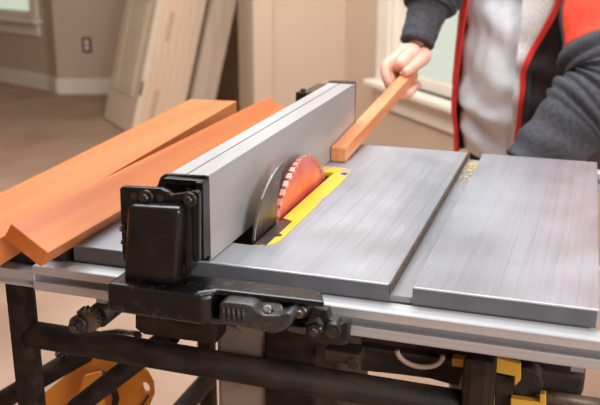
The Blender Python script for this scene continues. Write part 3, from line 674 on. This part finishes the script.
# clothes
def oval(z, a, b, th, cx=TX, cy=TY):      # th measured from -Y towards -X
    return Vector((cx - a*math.sin(th), cy - b*math.cos(th), z))
def fold(p, th, z, k=1.0):
    q_ = z*62 - th*3.2 + 2.6*noise.noise(Vector((th*1.2, z*6, 3)))
    m_ = .5 + noise.noise(Vector((th*1.1 + 4, z*5, 7)))
    return 1.5 * k * (.0085*m_*math.sin(q_) + .004*noise.noise(Vector((th*1.6 + z*5, z*11 - th*2, 1.3))) + .003*noise.noise(Vector((th*5 + z*20, z*22 - th*3, 5))))
def prof(z):   # body half-widths by height
    tab = [(-.13, .146, .098), (-.085, .150, .106), (-.05, .156, .116), (.02, .158, .120), (.10, .154, .114), (.20, .150, .106), (.32, .162, .112), (.44, .172, .118), (.54, .150, .10), (.59, .085, .075)]
    for (z0, a0, b0), (z1, a1, b1) in zip(tab, tab[1:]):
        if z <= z1: f = max(0, (z-z0)/(z1-z0)); return a0+(a1-a0)*f, b0+(b1-b0)*f
    return tab[-1][1:]
mb = MB(); rings = []
zs = [-.165 + i*.0105 for i in range(72)]
for z in zs:
    a, b = prof(z); ring = []
    tuck = max(0, (-.128 - z)/.037); a -= .012*tuck**2; b -= .008*tuck**2
    for k in range(96):
        th = 2*PI*k/96; d_ = fold(None, (th+PI) % (2*PI) - PI, z) * (1 if z < .45 else .3) * max(0, min(1, (z + .165)/.05))
        zz = z + .030*math.sin(th)*(1 if z < -.03 else .0) * min(1, (-.03-z)/.05 if z < -.03 else 0)
        ring.append(oval(zz, a + d_, b + d_, th))
    rings.append(ring)
mb.loft(rings, True, False); sw = obj('sweatshirt', mb, M_sweat, pr, label='light grey sweatshirt', mods=[SOL(.003)])
# jacket shell, open in front
def th_left(z): return math.radians(76 - 6*max(0, min(1, (z+.02)/.2)))
def th_right(z):
    px = [(-.14, 8), (-.05, 5), (.02, 4), (.06, 5), (.10, 1), (.14, -5), (.19, -12), (.26, -17), (.40, -15), (.56, -8)]
    for (z0, v0), (z1, v1) in zip(px, px[1:]):
        if z <= z1: f = max(0, (z-z0)/(z1-z0)); return math.radians(v0 + (v1-v0)*f)
    return math.radians(-8)
def shell(t0, t1, za, zb_, off, n=40, wr_=.7, nz=60):
    mb = MB(); rings = []
    for i in range(nz):
        z = za + (zb_-za)*i/(nz-1); a, b = prof(z); o_ = off(z) if callable(off) else off; ring = []
        A0 = t0(z); A1 = t1(z)
        for k in range(n):
            th = A0 + (A1-A0)*k/(n-1); d_ = o_ + fold(None, th + 1.0, z + .3) * wr_
            ring.append(oval(z, a + d_, b + d_, th))
        rings.append(ring)
    mb.loft(rings, False, False); return mb
jk = obj('jacket', shell(th_left, lambda z: th_right(z) + 2*PI, -.15, .585, .014, 90, .25), M_sleeve, pr, label='dark grey work jacket worn open', mods=[SOL(.004)])
obj('jacket_lining', shell(lambda z: th_left(z) + .01, lambda z: th_left(z) + 1.3, -.148, .5, .009, 20, .25), M_lining_shade, jk, mods=[SOL(.002)])
dr_ = math.radians
obj('zip_tape', shell(lambda z: th_left(z) - dr_(10) - .0, lambda z: th_left(z) + dr_(4), -.155, .56, .015, 8, .25), M_redcloth, jk, label='red zip tape', mods=[SOL(.005)])
obj('zip_tape', shell(lambda z: th_right(z) - dr_(2.2 + 1.5*max(0, min(1, z/.15))), lambda z: th_right(z) + dr_(.8), -.155, .56, .034, 6, .3), M_redcloth, jk, label='red zip tape', mods=[SOL(.006)])
obj('fleece_facing', shell(lambda z: th_right(z), lambda z: max(th_right(z) + dr_(3), dr_(9)), -.14, .56, .024, 12, .4), M_fleece, jk, label='pale fleece inner facing', mods=[SOL(.005)])
obj('zip_placket', shell(lambda z: th_right(z) - dr_(6), lambda z: th_right(z) - dr_(1.5), -.14, .56, .029, 8, .3), M_sleeve, jk, mods=[SOL(.004)])
obj('side_panel', shell(lambda z: dr_(-80), lambda z: th_right(z) - dr_(5.5), -.15, .5, .028, 30, .5), M_lining_shade, jk, label='dark side panel', mods=[SOL(.003)])  # near-black sheet painting in the shade between jacket and arm
# sleeves
def sleeve(path, rad, fold_k, seed, n=40, m_=70, pads=None, tr=None, thr_=None, extra=0):
    pts = [Vector(p) for p in path]
    def cr(t):
        k = min(int(t), len(pts)-2); f = t-k; P0 = pts[max(k-1, 0)]; P1 = pts[k]; P2 = pts[k+1]; P3 = pts[min(k+2, len(pts)-1)]
        return .5*((2*P1) + (P2-P0)*f + (2*P0-5*P1+4*P2-P3)*f*f + (3*P1-P0-3*P2+P3)*f*f*f)
    rings = []; a = None
    for i in range(m_):
        t = (len(pts)-1)*i/(m_-1)*.9999; p = cr(t); skip = bool(tr) and not (tr[0] <= t <= tr[1]); d = (cr(min(t+.03, len(pts)-1.0001)) - cr(max(t-.03, 0))).normalized()
        a = Vector((0, -1, 0)) if a is None else a
        a = (a - d*a.dot(d)).normalized(); b = d.cross(a); k = min(int(t), len(rad)-2); r = rad[k] + (rad[k+1]-rad[k])*(t-k); ring = []
        for j in range(n):
            th = 2*PI*j/n if not thr_ else thr_[0] + (thr_[1]-thr_[0])*j/(n-1)
            rr = r + extra + fold_k*(.5*math.sin(t*15 + 2*math.sin(th+seed) + seed) + .8*noise.noise(Vector((math.cos(th)*1.3+seed, math.sin(th)*1.3, t*3.2))))
            if pads: rr += pads(t, th)
            ring.append(p + (a*math.cos(th) + b*math.sin(th))*rr)
        if not skip: rings.append(ring)
    return MB().loft(rings, not thr_, not thr_)
cuffd = (Vector(wrR) - Vector((-.315, 1.095, .30))).normalized()
eR = Vector((-.315, 1.095, .30)); wc = Vector(wrR) - cuffd*.008
mb = sleeve([(TX-.12, TY+.03, .56), (TX-.20, TY+.03, .50), eR + Vector((.01, .02, .09)), eR + Vector((0, 0, .0)), eR.lerp(wc, .45), eR.lerp(wc, .64)], [.075, .078, .066, .064, .060, .052], .007, 1.0)
obj('sleeve', mb, M_sleeve, jk, mods=[])
mb = sleeve([eR.lerp(wc, .60), eR.lerp(wc, .66), eR.lerp(wc, .8), wc], [.044, .042, .037, .0345], .0012, 2.0, m_=26)
for k in range(0): pass
obj('cuff', mb, M_sleeve, jk)
def pads(t, th):
    v = 0
    if 2.35 < t < 3.95 and math.cos(th - .3) > -.2:
        u = (t-2.35)*4.6; v = .0105*abs(math.sin(u*PI/1.0))**.7 + .001
    return v
wl = Vector(wrLp); UA = aty(604, 12, 1.03)
armL = ([(TX+.12, TY+.03, .56), (TX+.185, TY+.02, .47), UA, elLp + Vector((-.004, .0, .0)), elLp.lerp(wl, .42) + Vector((0, 0, .0)), wl - dirL*.02], [.075, .084, .077, .079, .070, .046])
sl = obj('sleeve', sleeve(*armL, .0050, 4.0, n=64, m_=160, pads=pads), M_sleeve, jk)
mb = sleeve(*armL, .0050, 4.0, n=40, m_=160, tr=(.8, 2.40), thr_=(math.radians(54), math.radians(-150)), extra=.0035)
obj('sleeve_patch', mb, M_orangecloth, jk, label='orange red sleeve patch', mods=[SOL(.003, 1)])
# trousers and boots
mb = MB(); rings = []
for i in range(14):
    z = -.15 + .15*i/13; a, b = .122, .074
    rings.append([oval(z, a, b, 2*PI*k/48) for k in range(48)])
mb.loft(rings)
for s in (-1, 1):
    rings = []
    for i in range(24):
        f = i/23; z = -.08 - f*.735; cx = TX + s*(.068 + .03*f); r = .060 - .008*f
        rings.append([Vector((cx + math.cos(2*PI*k/28)*(r*.92 + .004*fb((f*6, k*.2, s), 1.3)), TY + .02*f + math.sin(2*PI*k/28)*(r*1.1 + .004*fb((f*6, k*.3, s), 1.1)), z)) for k in range(28)])
    mb.loft(rings)
obj('trousers', mb, M_trouser, pr)
for s in (-1, 1):
    rings = []
    for (yy, w_, h_) in ((.075, .030, .05), (.06, .037, .10), (.0, .04, .105), (-.06, .043, .075), (-.13, .045, .055), (-.175, .036, .042), (-.19, .015, .03)):
        rings.append([Vector((TX + s*.105 + math.cos(t)*w_, TY + .02 + yy, -T + .0005 + max(0, (math.sin(t)*.5+.5))*h_)) for t in [2*PI*k/20 for k in range(20)]])
    mb = MB(); mb.loft(rings); obj('boot', mb, M_shoe, pr)
